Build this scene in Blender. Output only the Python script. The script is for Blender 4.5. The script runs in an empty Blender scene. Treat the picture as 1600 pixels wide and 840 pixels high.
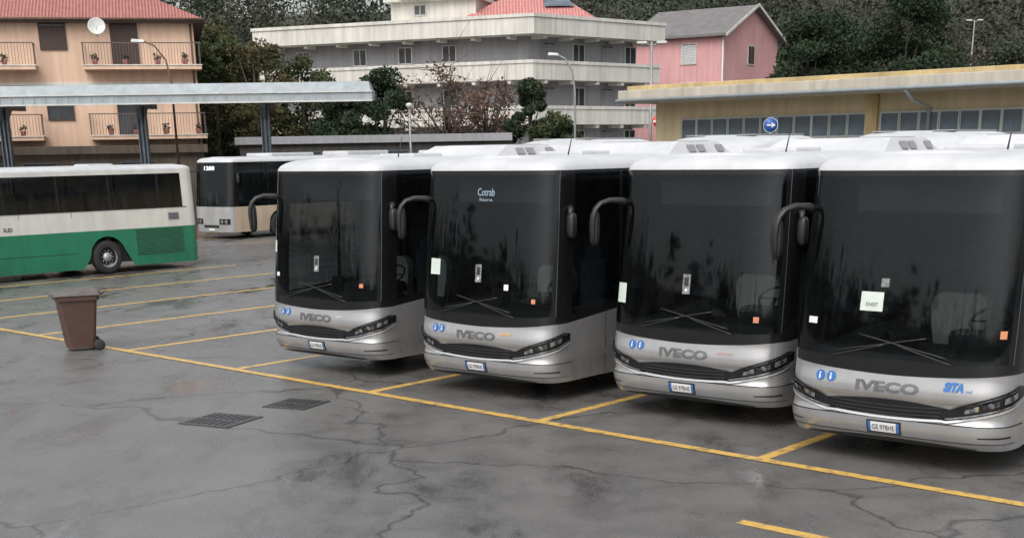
import bpy, bmesh, math, random
import numpy as np
from mathutils import Matrix, Vector
random.seed(7); rng=np.random.default_rng(11)
S=bpy.context.scene; COL=S.collection
PHI=0.779; CP,SP=math.cos(PHI),math.sin(PHI)
def PK(x,y): return (x*CP+y*SP, -x*SP+y*CP)     # parking-lot frame -> world

# ------------------------------------------------------------ materials
def nt(name):
    m=bpy.data.materials.new(name); m.use_nodes=True
    n=m.node_tree.nodes; l=m.node_tree.links
    return m,n,l,n["Principled BSDF"]
def mat(name,col,rough=0.5,metal=0.0,var=0.15,scale=3.0,bump=0.0,bscale=40.0,streak=0.0,coat=0.0,emit=0.0):
    m,n,l,b=nt(name)
    tc=n.new("ShaderNodeTexCoord")
    no=n.new("ShaderNodeTexNoise"); no.inputs["Scale"].default_value=scale; no.inputs["Detail"].default_value=3
    l.new(tc.outputs["Object"],no.inputs["Vector"])
    cr=n.new("ShaderNodeValToRGB"); cr.color_ramp.elements[0].position=0.3; cr.color_ramp.elements[1].position=0.7
    c=np.array(col)
    cr.color_ramp.elements[0].color=(*(c*(1-var)),1); cr.color_ramp.elements[1].color=(*np.minimum(c*(1+var*0.6),1),1)
    l.new(no.outputs["Fac"],cr.inputs["Fac"])
    out=cr.outputs["Color"]
    if streak>0:
        mp=n.new("ShaderNodeMapping"); mp.inputs["Scale"].default_value=(2.2,2.2,0.18)
        l.new(tc.outputs["Object"],mp.inputs["Vector"])
        n2=n.new("ShaderNodeTexNoise"); n2.inputs["Scale"].default_value=1.6; n2.inputs["Detail"].default_value=5
        l.new(mp.outputs["Vector"],n2.inputs["Vector"])
        r2=n.new("ShaderNodeValToRGB"); r2.color_ramp.elements[0].position=0.35; r2.color_ramp.elements[1].position=0.65
        r2.color_ramp.elements[0].color=(1-streak,1-streak,1-streak*1.05,1); r2.color_ramp.elements[1].color=(1,1,1,1)
        l.new(n2.outputs["Fac"],r2.inputs["Fac"])
        mx=n.new("ShaderNodeMixRGB"); mx.blend_type='MULTIPLY'; mx.inputs["Fac"].default_value=1
        l.new(out,mx.inputs["Color1"]); l.new(r2.outputs["Color"],mx.inputs["Color2"]); out=mx.outputs["Color"]
    l.new(out,b.inputs["Base Color"])
    mr=n.new("ShaderNodeMapRange"); mr.inputs["To Min"].default_value=max(rough-0.08,0.01); mr.inputs["To Max"].default_value=min(rough+0.1,1)
    l.new(no.outputs["Fac"],mr.inputs["Value"]); l.new(mr.outputs["Result"],b.inputs["Roughness"])
    b.inputs["Metallic"].default_value=metal
    if coat: b.inputs["Coat Weight"].default_value=coat; b.inputs["Coat Roughness"].default_value=0.06
    if bump>0:
        n3=n.new("ShaderNodeTexNoise"); n3.inputs["Scale"].default_value=bscale; n3.inputs["Detail"].default_value=3
        l.new(tc.outputs["Object"],n3.inputs["Vector"])
        bp=n.new("ShaderNodeBump"); bp.inputs["Strength"].default_value=bump; bp.inputs["Distance"].default_value=0.02
        l.new(n3.outputs["Fac"],bp.inputs["Height"]); l.new(bp.outputs["Normal"],b.inputs["Normal"])
    if emit:
        b.inputs["Emission Color"].default_value=(*col,1); b.inputs["Emission Strength"].default_value=emit
    return m
def glass(name,tint=0.3,rough=0.03,dirt=0.02,ior=1.45):
    m,n,l,b=nt(name); n.remove(b)
    out=n["Material Output"]
    tr=n.new("ShaderNodeBsdfTransparent"); tr.inputs["Color"].default_value=(tint*0.90,tint,tint*1.02,1)
    gl=n.new("ShaderNodeBsdfGlossy"); gl.inputs["Roughness"].default_value=rough; gl.inputs["Color"].default_value=(0.85,0.92,1,1)
    fr=n.new("ShaderNodeFresnel"); fr.inputs["IOR"].default_value=ior
    tc=n.new("ShaderNodeTexCoord")
    m1=n.new("ShaderNodeMixShader"); l.new(fr.outputs["Fac"],m1.inputs["Fac"]); l.new(tr.outputs["BSDF"],m1.inputs[1]); l.new(gl.outputs["BSDF"],m1.inputs[2])
    df=n.new("ShaderNodeBsdfDiffuse"); df.inputs["Color"].default_value=(0.30,0.31,0.33,1)
    n2=n.new("ShaderNodeTexNoise"); n2.inputs["Scale"].default_value=4; n2.inputs["Detail"].default_value=5
    l.new(tc.outputs["Object"],n2.inputs["Vector"])
    mm=n.new("ShaderNodeMath"); mm.operation='MULTIPLY'; mm.inputs[1].default_value=dirt*2; l.new(n2.outputs["Fac"],mm.inputs[0])
    m2=n.new("ShaderNodeMixShader"); l.new(mm.outputs[0],m2.inputs["Fac"]); l.new(m1.outputs[0],m2.inputs[1]); l.new(df.outputs[0],m2.inputs[2])
    l.new(m2.outputs[0],out.inputs["Surface"])
    return m
def leafmat(name,cols,nscale=0.35,rnd=0.40):
    m,n,l,b=nt(name)
    g=n.new("ShaderNodeNewGeometry"); tc=n.new("ShaderNodeTexCoord")
    no=n.new("ShaderNodeTexNoise"); no.inputs["Scale"].default_value=nscale; no.inputs["Detail"].default_value=2
    l.new(tc.outputs["Object"],no.inputs["Vector"])
    ad=n.new("ShaderNodeMath"); ad.operation='MULTIPLY_ADD'; ad.inputs[1].default_value=rnd
    l.new(g.outputs["Random Per Island"],ad.inputs[0])
    sc=n.new("ShaderNodeMath"); sc.operation='MULTIPLY_ADD'; sc.inputs[1].default_value=1.6; sc.inputs[2].default_value=-0.5
    l.new(no.outputs["Fac"],sc.inputs[0]); l.new(sc.outputs[0],ad.inputs[2])
    cr=n.new("ShaderNodeValToRGB"); e=cr.color_ramp.elements
    e[0].position=0; e[0].color=(*cols[0],1); e[1].position=1; e[1].color=(*cols[-1],1)
    for i,c in enumerate(cols[1:-1]):
        x=e.new((i+1)/(len(cols)-1)); x.color=(*c,1)
    l.new(ad.outputs[0],cr.inputs["Fac"]); l.new(cr.outputs["Color"],b.inputs["Base Color"])
    b.inputs["Roughness"].default_value=0.9; b.inputs["Specular IOR Level"].default_value=0.15
    return m

M={}
M['silver']=mat('silver_paint',(0.40,0.40,0.405),0.28,0.5,0.05,1.2,streak=0.10,coat=0.5)
M['silverlight']=mat('silver_trim',(0.56,0.56,0.56),0.25,0.5,0.05,1.2)
M['white']=mat('white_paint',(0.56,0.57,0.585),0.42,0,0.10,1.2,streak=0.10,coat=0.1)
M['vent']=mat('vent_grey',(0.26,0.26,0.27),0.6,0,0.1,3)
M['offwhite']=mat('offwhite_paint',(0.66,0.65,0.60),0.4,0,0.06,1.5,streak=0.12)
M['green']=mat('green_paint',(0.018,0.20,0.11),0.38,0,0.10,1.5,streak=0.18,coat=0.2)
M['beige']=mat('beige_paint',(0.52,0.42,0.31),0.4,0,0.1,1.5,streak=0.15)
M['greypaint']=mat('grey_paint',(0.36,0.36,0.36),0.4,0.2,0.1,1.5,streak=0.15)
M['blackgloss']=mat('black_gloss',(0.009,0.009,0.010),0.14,0,0.1)
M['blackplastic']=mat('black_plastic',(0.02,0.02,0.021),0.4,0,0.2,8)
M['under']=mat('underbody',(0.012,0.012,0.012),0.8)
M['rubber']=mat('tyre_rubber',(0.025,0.025,0.025),0.75,0,0.2,6)
M['rim']=mat('steel_rim',(0.38,0.38,0.38),0.45,0.5,0.2,5)
M['chrome']=mat('chrome',(0.62,0.62,0.62),0.18,0.9,0.05)
M['badge']=mat('badge_metal',(0.17,0.17,0.175),0.35,0.5,0.1)
M['lamp']=mat('headlamp_lens',(0.42,0.44,0.46),0.10,0.75,0.5,14)
M['lampdark']=mat('headlamp_dark',(0.10,0.105,0.11),0.10,0.6,0.6,18)
M['wglass']=glass('windscreen_glass',0.36,0.03,0.005)
M['sglass']=glass('side_glass',0.30,0.03,0.008)
M['interior']=mat('dash_plastic',(0.05,0.052,0.055),0.7,0,0.2)
M['headliner']=mat('headliner',(0.14,0.14,0.14),0.9,0,0.1)
M['displaybox']=mat('display_housing',(0.09,0.10,0.115),0.5,0,0.3,3)
M['seat']=mat('seat_fabric',(0.10,0.11,0.13),0.9,0,0.3,10)
M['seatlight']=mat('seat_cover',(0.50,0.49,0.45),0.85,0,0.15,10)
M['paper']=mat('paper_card',(0.58,0.64,0.58),0.7,0,0.08,8)
M['device']=mat('grey_device',(0.22,0.23,0.23),0.5,0,0.5,20)
M['orange']=mat('orange_sticker',(0.56,0.22,0.11),0.6,0,0.1)
M['bluep']=mat('blue_print',(0.03,0.14,0.42),0.5,0,0.1)
M['orangep']=mat('orange_print',(0.72,0.36,0.08),0.5,0,0.1)
M['pinkp']=mat('faded_orange_print',(0.50,0.30,0.25),0.5,0,0.1)
M['whitep']=mat('white_print',(0.72,0.72,0.72),0.5,0,0.05)
M['blackp']=mat('black_print',(0.03,0.03,0.03),0.5,0,0.05)
M['greenp']=mat('green_print',(0.02,0.17,0.09),0.5,0,0.05)
M['led']=mat('led_text',(0.30,0.42,0.50),0.5,0,0.05,emit=0.10)
M['ledw']=mat('led_text_bright',(0.8,0.9,1.0),0.5,0,0.05,emit=1.2)
M['concrete']=mat('concrete_band',(0.66,0.64,0.59),0.85,0,0.10,0.5,bump=0.2,streak=0.22)
M['greywall']=mat('grey_plaster',(0.30,0.30,0.32),0.9,0,0.12,0.5,streak=0.18)
M['peach']=mat('peach_plaster',(0.72,0.50,0.375),0.9,0,0.08,0.4,bump=0.2,streak=0.15)
M['pink']=mat('pink_plaster',(0.64,0.345,0.345),0.9,0,0.08,0.4,streak=0.15)
M['ochre']=mat('ochre_plaster',(0.60,0.50,0.32),0.9,0,0.10,0.6,streak=0.20)
M['ochretrim']=mat('ochre_trim',(0.52,0.40,0.20),0.8,0,0.2,1.0,streak=0.2)
M['depotedge']=mat('depot_roof_edge',(0.50,0.46,0.39),0.85,0,0.15,0.8,streak=0.25)
M['wallbrown']=mat('brown_wall',(0.13,0.105,0.085),0.9,0,0.3,0.8,streak=0.3)
M['darkwall']=mat('dark_wall',(0.07,0.065,0.06),0.9,0,0.3,0.8,streak=0.3)
M['pane']=mat('window_pane',(0.06,0.067,0.074),0.08,0,0.5,0.7)
M['panelight']=mat('ribbon_window_pane',(0.12,0.15,0.18),0.15,0,0.5,0.9)  # base colour lightened to stand for sky reflected in the panes
M['frame']=mat('window_frame',(0.54,0.54,0.52),0.6)
M['tealframe']=mat('grey_frame',(0.38,0.40,0.39),0.5)
M['shutter']=mat('brown_shutter',(0.065,0.04,0.032),0.7,0,0.2,4)
M['railing']=mat('railing_metal',(0.14,0.11,0.10),0.6,0.3)
M['steel']=mat('galvanised_steel',(0.34,0.38,0.40),0.5,0.15,0.12,1.2,streak=0.15)
M['steeldark']=mat('painted_steel',(0.09,0.11,0.13),0.5,0.3,0.2,2)
M['pole']=mat('pole_metal',(0.28,0.29,0.29),0.5,0.4,0.15)
M['rust']=mat('rusty_pole',(0.14,0.085,0.06),0.7,0.2,0.3)
M['bark']=mat('bark',(0.085,0.07,0.06),0.95,0,0.3,3)
M['bin']=mat('brown_bin_plastic',(0.085,0.045,0.037),0.45,0,0.12,6)
M['binlid']=mat('faded_bin_lid',(0.11,0.10,0.095),0.55,0,0.2,6)
M['grate']=mat('cast_iron',(0.075,0.075,0.075),0.4,0.3,0.3,10)
M['red']=mat('sign_red',(0.50,0.03,0.03),0.4,0,0.05)
M['signblue']=mat('sign_blue',(0.02,0.09,0.34),0.4,0,0.05)
M['slate']=mat('slate_roof',(0.17,0.16,0.16),0.8,0,0.2,1.5,streak=0.1)

def tilemat(name,c1,c2,sc=6.0,axis='X'):
    m,n,l,b=nt(name)
    tc=n.new("ShaderNodeTexCoord"); w=n.new("ShaderNodeTexWave"); w.inputs["Scale"].default_value=sc*0.16; w.bands_direction=axis
    l.new(tc.outputs["Object"],w.inputs["Vector"]); w.inputs["Distortion"].default_value=0.4
    no=n.new("ShaderNodeTexNoise"); no.inputs["Scale"].default_value=4; no.inputs["Detail"].default_value=4; l.new(tc.outputs["Object"],no.inputs["Vector"])
    mx=n.new("ShaderNodeMixRGB"); mx.inputs["Fac"].default_value=0.6; l.new(w.outputs["Fac"],mx.inputs["Color1"]); l.new(no.outputs["Fac"],mx.inputs["Color2"])
    cr=n.new("ShaderNodeValToRGB"); cr.color_ramp.elements[0].position=0.3; cr.color_ramp.elements[1].position=0.7
    cr.color_ramp.elements[0].color=(*c1,1); cr.color_ramp.elements[1].color=(*c2,1)
    l.new(mx.outputs["Color"],cr.inputs["Fac"]); l.new(cr.outputs["Color"],b.inputs["Base Color"])
    bp=n.new("ShaderNodeBump"); bp.inputs["Strength"].default_value=0.6; bp.inputs["Distance"].default_value=0.06
    l.new(w.outputs["Fac"],bp.inputs["Height"]); l.new(bp.outputs["Normal"],b.inputs["Normal"])
    b.inputs["Roughness"].default_value=0.75
    return m
M['tile']=tilemat('terracotta_tiles',(0.22,0.08,0.07),(0.42,0.17,0.145),12)
M['redroof']=tilemat('red_sheet_roof',(0.36,0.13,0.12),(0.54,0.25,0.23),9)

def asphalt():
    m,n,l,b=nt('wet_asphalt'); tc=n.new("ShaderNodeTexCoord")
    def noise(s,d=4,dist=0,vec=None,rough=0.55):
        x=n.new("ShaderNodeTexNoise"); x.inputs["Scale"].default_value=s; x.inputs["Detail"].default_value=d; x.inputs["Distortion"].default_value=dist; x.inputs["Roughness"].default_value=rough
        l.new(vec if vec else tc.outputs["Object"],x.inputs["Vector"]); return x.outputs["Fac"]
    def ramp(f,p0,p1,c0,c1):
        r=n.new("ShaderNodeValToRGB"); r.color_ramp.elements[0].position=p0; r.color_ramp.elements[1].position=p1
        r.color_ramp.elements[0].color=(*c0,1); r.color_ramp.elements[1].color=(*c1,1); l.new(f,r.inputs["Fac"]); return r.outputs["Color"]
    def mix(t,f,a,bb):
        x=n.new("ShaderNodeMixRGB"); x.blend_type=t
        if isinstance(f,float): x.inputs["Fac"].default_value=f
        else: l.new(f,x.inputs["Fac"])
        l.new(a,x.inputs["Color1"]) ; l.new(bb,x.inputs["Color2"]); return x.outputs["Color"]
    base=ramp(noise(0.28,5,0.3),0.35,0.65,(0.125,0.121,0.117),(0.150,0.146,0.141))
    speck=ramp(noise(45,2),0.3,0.7,(0.68,0.68,0.68),(1.3,1.29,1.27))
    blot=ramp(noise(1.6,5,0.4),0.36,0.62,(0.87,0.87,0.87),(1.06,1.06,1.06))
    c=mix('MULTIPLY',1.0,base,speck); c=mix('MULTIPLY',1.0,c,blot)
    mp=n.new("ShaderNodeMapping"); mp.inputs["Rotation"].default_value=(0,0,0.75); mp.inputs["Scale"].default_value=(1.0,0.40,1); mp.inputs["Location"].default_value=(3.1,1.7,0)
    l.new(tc.outputs["Object"],mp.inputs["Vector"])
    pn=noise(0.75,6,0.3,mp.outputs["Vector"],0.66)
    pud=ramp(pn,0.56,0.63,(0,0,0),(1,1,1))
    dark=ramp(pn,0.50,0.61,(1,1,1),(0.66,0.66,0.67))
    c=mix('MULTIPLY',1.0,c,dark)
    nn=n.new("ShaderNodeTexNoise"); nn.inputs["Scale"].default_value=0.9; nn.inputs["Detail"].default_value=4; l.new(tc.outputs["Object"],nn.inputs["Vector"])
    vm=n.new("ShaderNodeVectorMath"); vm.operation='MULTIPLY_ADD'; vm.inputs[1].default_value=(1.6,1.6,0); l.new(nn.outputs["Color"],vm.inputs[0]); l.new(tc.outputs["Object"],vm.inputs[2])
    vo=n.new("ShaderNodeTexVoronoi"); vo.feature='DISTANCE_TO_EDGE'; vo.inputs["Scale"].default_value=0.19; l.new(vm.outputs[0],vo.inputs["Vector"])
    crk=ramp(vo.outputs["Distance"],0.0015,0.0055,(0.35,0.35,0.35),(1,1,1))
    c=mix('MULTIPLY',1.0,c,crk)
    l.new(c,b.inputs["Base Color"])
    ro=ramp(blot,0.85,1.0,(0.24,0.24,0.24),(0.36,0.36,0.36))
    lo=n.new("ShaderNodeRGB"); lo.outputs[0].default_value=(0.13,0.13,0.13,1)
    rr=mix('MIX',pud,ro,lo.outputs[0]); l.new(rr,b.inputs["Roughness"])
    hgt=noise(50,2); inv=n.new("ShaderNodeMath"); inv.operation='SUBTRACT'; inv.inputs[0].default_value=1.15; l.new(pud,inv.inputs[1])
    ml=n.new("ShaderNodeMath"); ml.operation='MULTIPLY'; ml.inputs[1].default_value=0.26; l.new(inv.outputs[0],ml.inputs[0])
    bp=n.new("ShaderNodeBump"); bp.inputs["Distance"].default_value=0.012; l.new(ml.outputs[0],bp.inputs["Strength"]); l.new(hgt,bp.inputs["Height"]); l.new(bp.outputs["Normal"],b.inputs["Normal"])
    b.inputs["Specular IOR Level"].default_value=0.6
    return m
M['asphalt']=asphalt()
def linemat():
    m,n,l,b=nt('worn_yellow_paint'); tc=n.new("ShaderNodeTexCoord")
    a=n.new("ShaderNodeTexNoise"); a.inputs["Scale"].default_value=7; a.inputs["Detail"].default_value=6; a.inputs["Roughness"].default_value=0.7; l.new(tc.outputs["Object"],a.inputs["Vector"])
    r=n.new("ShaderNodeValToRGB"); e=r.color_ramp.elements; e[0].position=0.36; e[0].color=(0.22,0.17,0.10,1); e[1].position=0.50; e[1].color=(0.64,0.40,0.10,1)
    l.new(a.outputs["Fac"],r.inputs["Fac"]); l.new(r.outputs["Color"],b.inputs["Base Color"]); b.inputs["Roughness"].default_value=0.38
    return m
M['line']=linemat()

# ------------------------------------------------------------ mesh tools
class MB:
    def __init__(s): s.v=[]; s.f=[]; s.m=[]; s.mats=[]; s.sm=[]
    def mi(s,k):
        if k not in s.mats: s.mats.append(k)
        return s.mats.index(k)
    def add(s,vs,fs,k,smooth=False):
        o=len(s.v); s.v+= [tuple(p) for p in vs]; i=s.mi(k)
        for f in fs: s.f.append(tuple(a+o for a in f)); s.m.append(i); s.sm.append(smooth)
        return s
    def box(s,c,d,k,rz=0.0,bev=0.0):
        bm=bmesh.new(); bmesh.ops.create_cube(bm,size=1)
        bmesh.ops.scale(bm,vec=d,verts=bm.verts)
        if bev>0: bmesh.ops.bevel(bm,geom=bm.edges[:],offset=bev,segments=2,affect='EDGES',profile=0.6)
        R=Matrix.Translation(c)@Matrix.Rotation(rz,4,'Z'); bmesh.ops.transform(bm,matrix=R,verts=bm.verts)
        bm.verts.index_update(); s.add([v.co for v in bm.verts],[[v.index for v in f.verts] for f in bm.faces],k,False); bm.free(); return s
    def hexa(s,p,k):   # 8 pts bottom4 top4
        return s.add(p,[(3,2,1,0),(4,5,6,7),(0,1,5,4),(1,2,6,5),(2,3,7,6),(3,0,4,7)],k)
    def prism(s,poly,z0,z1,k,ktop=None):
        n=len(poly); vs=[(x,y,z0) for x,y in poly]+[(x,y,z1) for x,y in poly]
        s.add(vs,[(i,(i+1)%n,n+(i+1)%n,n+i) for i in range(n)]+[tuple(reversed(range(n)))],k)
        s.add([(x,y,z1) for x,y in poly],[tuple(range(n))],ktop or k); return s
    def tube(s,pts,rad,k,seg=10,cap=True,sq=(1,1)):
        pts=[Vector(p) for p in pts]; n=len(pts)
        if not hasattr(rad,'__len__'): rad=[rad]*n
        vs=[];up=Vector((0,0,1))
        t0=(pts[1]-pts[0]).normalized(); a=t0.cross(up)
        if a.length<0.05: a=Vector((1,0,0))
        a.normalize()
        for i in range(n):
            t=(pts[min(i+1,n-1)]-pts[max(i-1,0)]).normalized()
            a=(a-t*a.dot(t)).normalized(); bb=t.cross(a)
            for j in range(seg):
                an=2*math.pi*j/seg; vs.append(pts[i]+(a*math.cos(an)*sq[0]+bb*math.sin(an)*sq[1])*rad[i])
        fs=[(i*seg+j,i*seg+(j+1)%seg,(i+1)*seg+(j+1)%seg,(i+1)*seg+j) for i in range(n-1) for j in range(seg)]
        if cap: fs+= [tuple(reversed(range(seg))),tuple(range((n-1)*seg,n*seg))]
        return s.add(vs,fs,k,True)
    def lathe(s,prof,k,c=(0,0,0),axis='X',seg=28):
        vs=[];n=len(prof)
        for j in range(seg):
            an=2*math.pi*j/seg
            for r,h in prof:
                p=(h,r*math.cos(an),r*math.sin(an)) if axis=='X' else ((r*math.cos(an),r*math.sin(an),h) if axis=='Z' else (r*math.sin(an),h,r*math.cos(an)))
                vs.append((p[0]+c[0],p[1]+c[1],p[2]+c[2]))
        fs=[(j*n+i,j*n+i+1,((j+1)%seg)*n+i+1,((j+1)%seg)*n+i) for j in range(seg) for i in range(n-1)]
        return s.add(vs,fs,k,True)
    def merge(s,b):
        o=len(s.v); s.v+=b.v
        for f,mi,s_ in zip(b.f,b.m,b.sm): s.f.append(tuple(i+o for i in f)); s.m.append(s.mi(b.mats[mi])); s.sm.append(s_)
        return s
    def mesh(s,name):
        me=bpy.data.meshes.new(name); me.from_pydata(s.v,[],s.f)
        for k in s.mats: me.materials.append(M[k])
        me.polygons.foreach_set("material_index",s.m); me.polygons.foreach_set("use_smooth",s.sm); me.update(); return me
def obj(name,me,parent=None,loc=(0,0,0),rz=0.0,label=None,cat=None,kind=None,group=None,rot=None):
    if isinstance(me,MB): me=me.mesh(name)
    o=bpy.data.objects.new(name,me); COL.objects.link(o); o.location=loc
    if rot: o.rotation_euler=rot
    else: o.rotation_euler=(0,0,rz)
    if parent: o.parent=parent
    if label: o["label"]=label
    if cat: o["category"]=cat
    if kind: o["kind"]=kind
    if group: o["group"]=group
    return o
def text_geo(txt,h,bold=0.0,shear=0.0):
    cu=bpy.data.curves.new('t','FONT'); cu.body=txt; cu.size=1; cu.align_x='CENTER'; cu.offset=bold; cu.shear=shear; cu.resolution_u=3
    o=bpy.data.objects.new('t',cu); COL.objects.link(o); bpy.context.view_layer.update()
    me=bpy.data.meshes.new_from_object(o.evaluated_get(bpy.context.evaluated_depsgraph_get()))
    vs=np.array([v.co[:2] for v in me.vertices]); fs=[tuple(p.vertices) for p in me.polygons]
    bpy.data.objects.remove(o); bpy.data.curves.remove(cu); bpy.data.meshes.remove(me)
    y0,y1=vs[:,1].min(),vs[:,1].max(); vs[:,1]-= (y0+y1)/2; vs[:,0]-=(vs[:,0].min()+vs[:,0].max())/2
    vs*=h/(y1-y0); return vs,fs

# ------------------------------------------------------------ bus shell
class Shell:
    def __init__(s,w=1.275,a=0.62,n=4.3,L=12.1,rr=0.25,zr=3.10,ztop=3.275,rake=((0.28,0.13),(0.36,0.05),(0.46,0.005),(0.55,0.0),(0.60,0.035),(0.74,0.04),(0.80,-0.005),(0.88,0.0),(1.02,0.035),(1.3,0.05),(3.1,0.24)),tum=0.045,wheels=(2.75,8.9),rear_z=None):
        s.w,s.L,s.rr,s.zr,s.ztop,s.wheels=w,L,rr,zr,ztop,wheels
        s.rk=np.array(rake); s.tum=tum
        th=np.linspace(0,math.pi/2,200)
        xs=w*np.sin(th)**(2/n); ys=a*(1-np.abs(np.cos(th))**(2/n))
        xs[0]=0;ys[-1]=a
        pts=list(zip(xs,ys)); pts.append((w,L-rr))
        for t in np.linspace(0,math.pi/2,8)[1:]: pts.append((w-rr+rr*math.cos(t),L-rr+rr*math.sin(t)))
        pts.append((0,L)); s.pts=np.array(pts)
        d=np.r_[0,np.cumsum(np.linalg.norm(np.diff(s.pts,axis=0),axis=1))]; s.d=d
        s.Sf=d[199]; s.St=d[-1]; s.a=a
    def op(s,t):
        a=abs(t); return math.copysign(1,t)*float(np.interp(a,s.d,s.pts[:,0])), float(np.interp(a,s.d,s.pts[:,1]))
    def s_at_y(s,y): return s.Sf+(y-s.a)
    def P(s,t,z,off=0.0):
        x,y=s.op(t); e=0.01
        x1,y1=s.op(t+e); x0,y0=s.op(t-e); tx,ty=x1-x0,y1-y0; L=math.hypot(tx,ty) or 1; nx,ny=ty/L,-tx/L
        x+=nx*off; y+=ny*off
        f=float(np.interp(z,s.rk[:,0],s.rk[:,1]))*max(0,1-y/2.5) if y<2.5 else 0
        k=1-s.tum*max(0,(z-1.2)/2.0)**1.5
        if z<0.6: k*=1-0.02*(0.6-z)/0.3
        return (x*k,y+f,z)
    def slist(s,s0,s1):
        out=[s0,s1]
        c=list(np.arange(-s.Sf,s.Sf+0.001,0.05))
        for sg in (-1,1):
            c+=[sg*(s.s_at_y(y)) for y in np.arange(s.a,s.L-s.rr,0.35)]
            for wy in s.wheels: c+=[sg*s.s_at_y(y) for y in np.arange(wy-0.62,wy+0.621,0.08)]
            c+=[sg*q for q in np.linspace(s.St-s.w-0.2,s.St,10)]
        out+=[q for q in c if s0+0.01<q<s1-0.01]
        out=sorted(out); r=[out[0]]
        for q in out[1:]:
            if q-r[-1]>0.006: r.append(q)
        return r
    def strip(s,mb,k,s0,s1,lo,hi,nz=4,off=0.0,smooth=True):
        sl=s.slist(s0,s1); vs=[]
        for t in sl:
            a=lo(t) if callable(lo) else lo; b=hi(t) if callable(hi) else hi
            for j in range(nz+1): vs.append(s.P(t,a+(b-a)*j/nz,off))
        m=nz+1; fs=[(i*m+j,(i+1)*m+j,(i+1)*m+j+1,i*m+j+1) for i in range(len(sl)-1) for j in range(nz)]
        mb.add(vs,fs,k,smooth); return mb
    def bottom(s,t,z0=0.28):
        x,y=s.op(t); z=z0
        if abs(x)>s.w*0.98:
            for wy in s.wheels:
                q=0.62**2-(y-wy)**2
                if q>0: z=max(z,0.48+math.sqrt(q))
        return z
    def roof(s,mb,k,z0,n=6,side=0.28,front=0.45):
        sl=s.slist(-s.St,s.St)[:-1]; N=len(sl); vs=[]
        for j in range(n+1):
            a=math.pi/2*j/n; z=z0+(s.ztop-z0)*math.sin(a)
            for t in sl:
                x,y,_=s.P(t,z0); ix=side*(1-math.cos(a)); iy=front*(1-math.cos(a))
                x*=1-ix/s.w; 
                y= y+iy*max(0,1-y/2.0) if y<2.0 else (y-iy*0.5*max(0,(y-(s.L-1))) if y>s.L-1 else y)
                vs.append((x,y,z))
        fs=[(j*N+i,j*N+(i+1)%N,(j+1)*N+(i+1)%N,(j+1)*N+i) for j in range(n) for i in range(N)]
        o=n*N; top=vs[o:o+N]
        base=len(vs)
        for (x,y,z) in top: vs.append((x*0.5,y,z+0.025))
        fs+=[(o+i,o+(i+1)%N,base+(i+1)%N,base+i) for i in range(N)]
        fs.append(tuple(base+i for i in range(N)))
        mb.add(vs,fs,k,True); return mb
    def patch(s,mb,k,s0,s1,lo,hi,off=0.006,n=10,nz=2,edge=0.0):
        vs=[]
        for i in range(n+1):
            t=s0+(s1-s0)*i/n; a=lo(t) if callable(lo) else lo; b=hi(t) if callable(hi) else hi
            for j in range(nz+1): vs.append(s.P(t,a+(b-a)*j/nz,off))
        m=nz+1; fs=[(i*m+j,(i+1)*m+j,(i+1)*m+j+1,i*m+j+1) for i in range(n) for j in range(nz)]
        mb.add(vs,fs,k,True); return mb
    def text(s,mb,k,txt,h,sc,zc,off=0.01,bold=0.0,shear=0.0,width=None):
        g,fs=text_geo(txt,h,bold,shear)
        if width: g[:,0]*=width/(g[:,0].max()-g[:,0].min())
        mb.add([s.P(sc+x,zc+z,off) for x,z in g],fs,k,False); return mb
    def disc(s,mb,k,sc,zc,r,off=0.009,seg=20,rz=None):
        rz=rz or r
        vs=[s.P(sc+r*math.cos(2*math.pi*i/seg),zc+rz*math.sin(2*math.pi*i/seg),off) for i in range(seg)]
        mb.add(vs,[tuple(range(seg))],k); return mb

def wheel_meshes():
    t=MB().lathe([(0.30,-0.13),(0.40,-0.14),(0.47,-0.12),(0.495,-0.06),(0.495,0.06),(0.47,0.12),(0.40,0.14),(0.30,0.13)],'rubber')
    r=MB().lathe([(0.31,-0.12),(0.30,-0.03),(0.24,0.02),(0.14,0.05),(0.13,0.12),(0.001,0.13)],'rim')
    r.lathe([(0.31,0.12),(0.295,0.04),(0.24,0.02),(0.14,0.05)],'rim')
    for i in range(10):
        a=i*math.pi/5; r.lathe([(0.016,0.03),(0.016,0.075),(0.001,0.08)],'chrome',c=(0,0.19*math.cos(a),0.19*math.sin(a)),seg=6)
    return t.mesh('tyre_mesh'),r.mesh('rim_mesh')
TY,RI=wheel_meshes()
def add_wheels(root,ys,w):
    for y in ys:
        for sg in (-1,1):
            x=sg*(w-0.16)
            wh=obj('wheel',TY,root,loc=(x,y,0.495)); obj('rim',RI,wh,rz=0 if sg>0 else math.pi)
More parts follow.
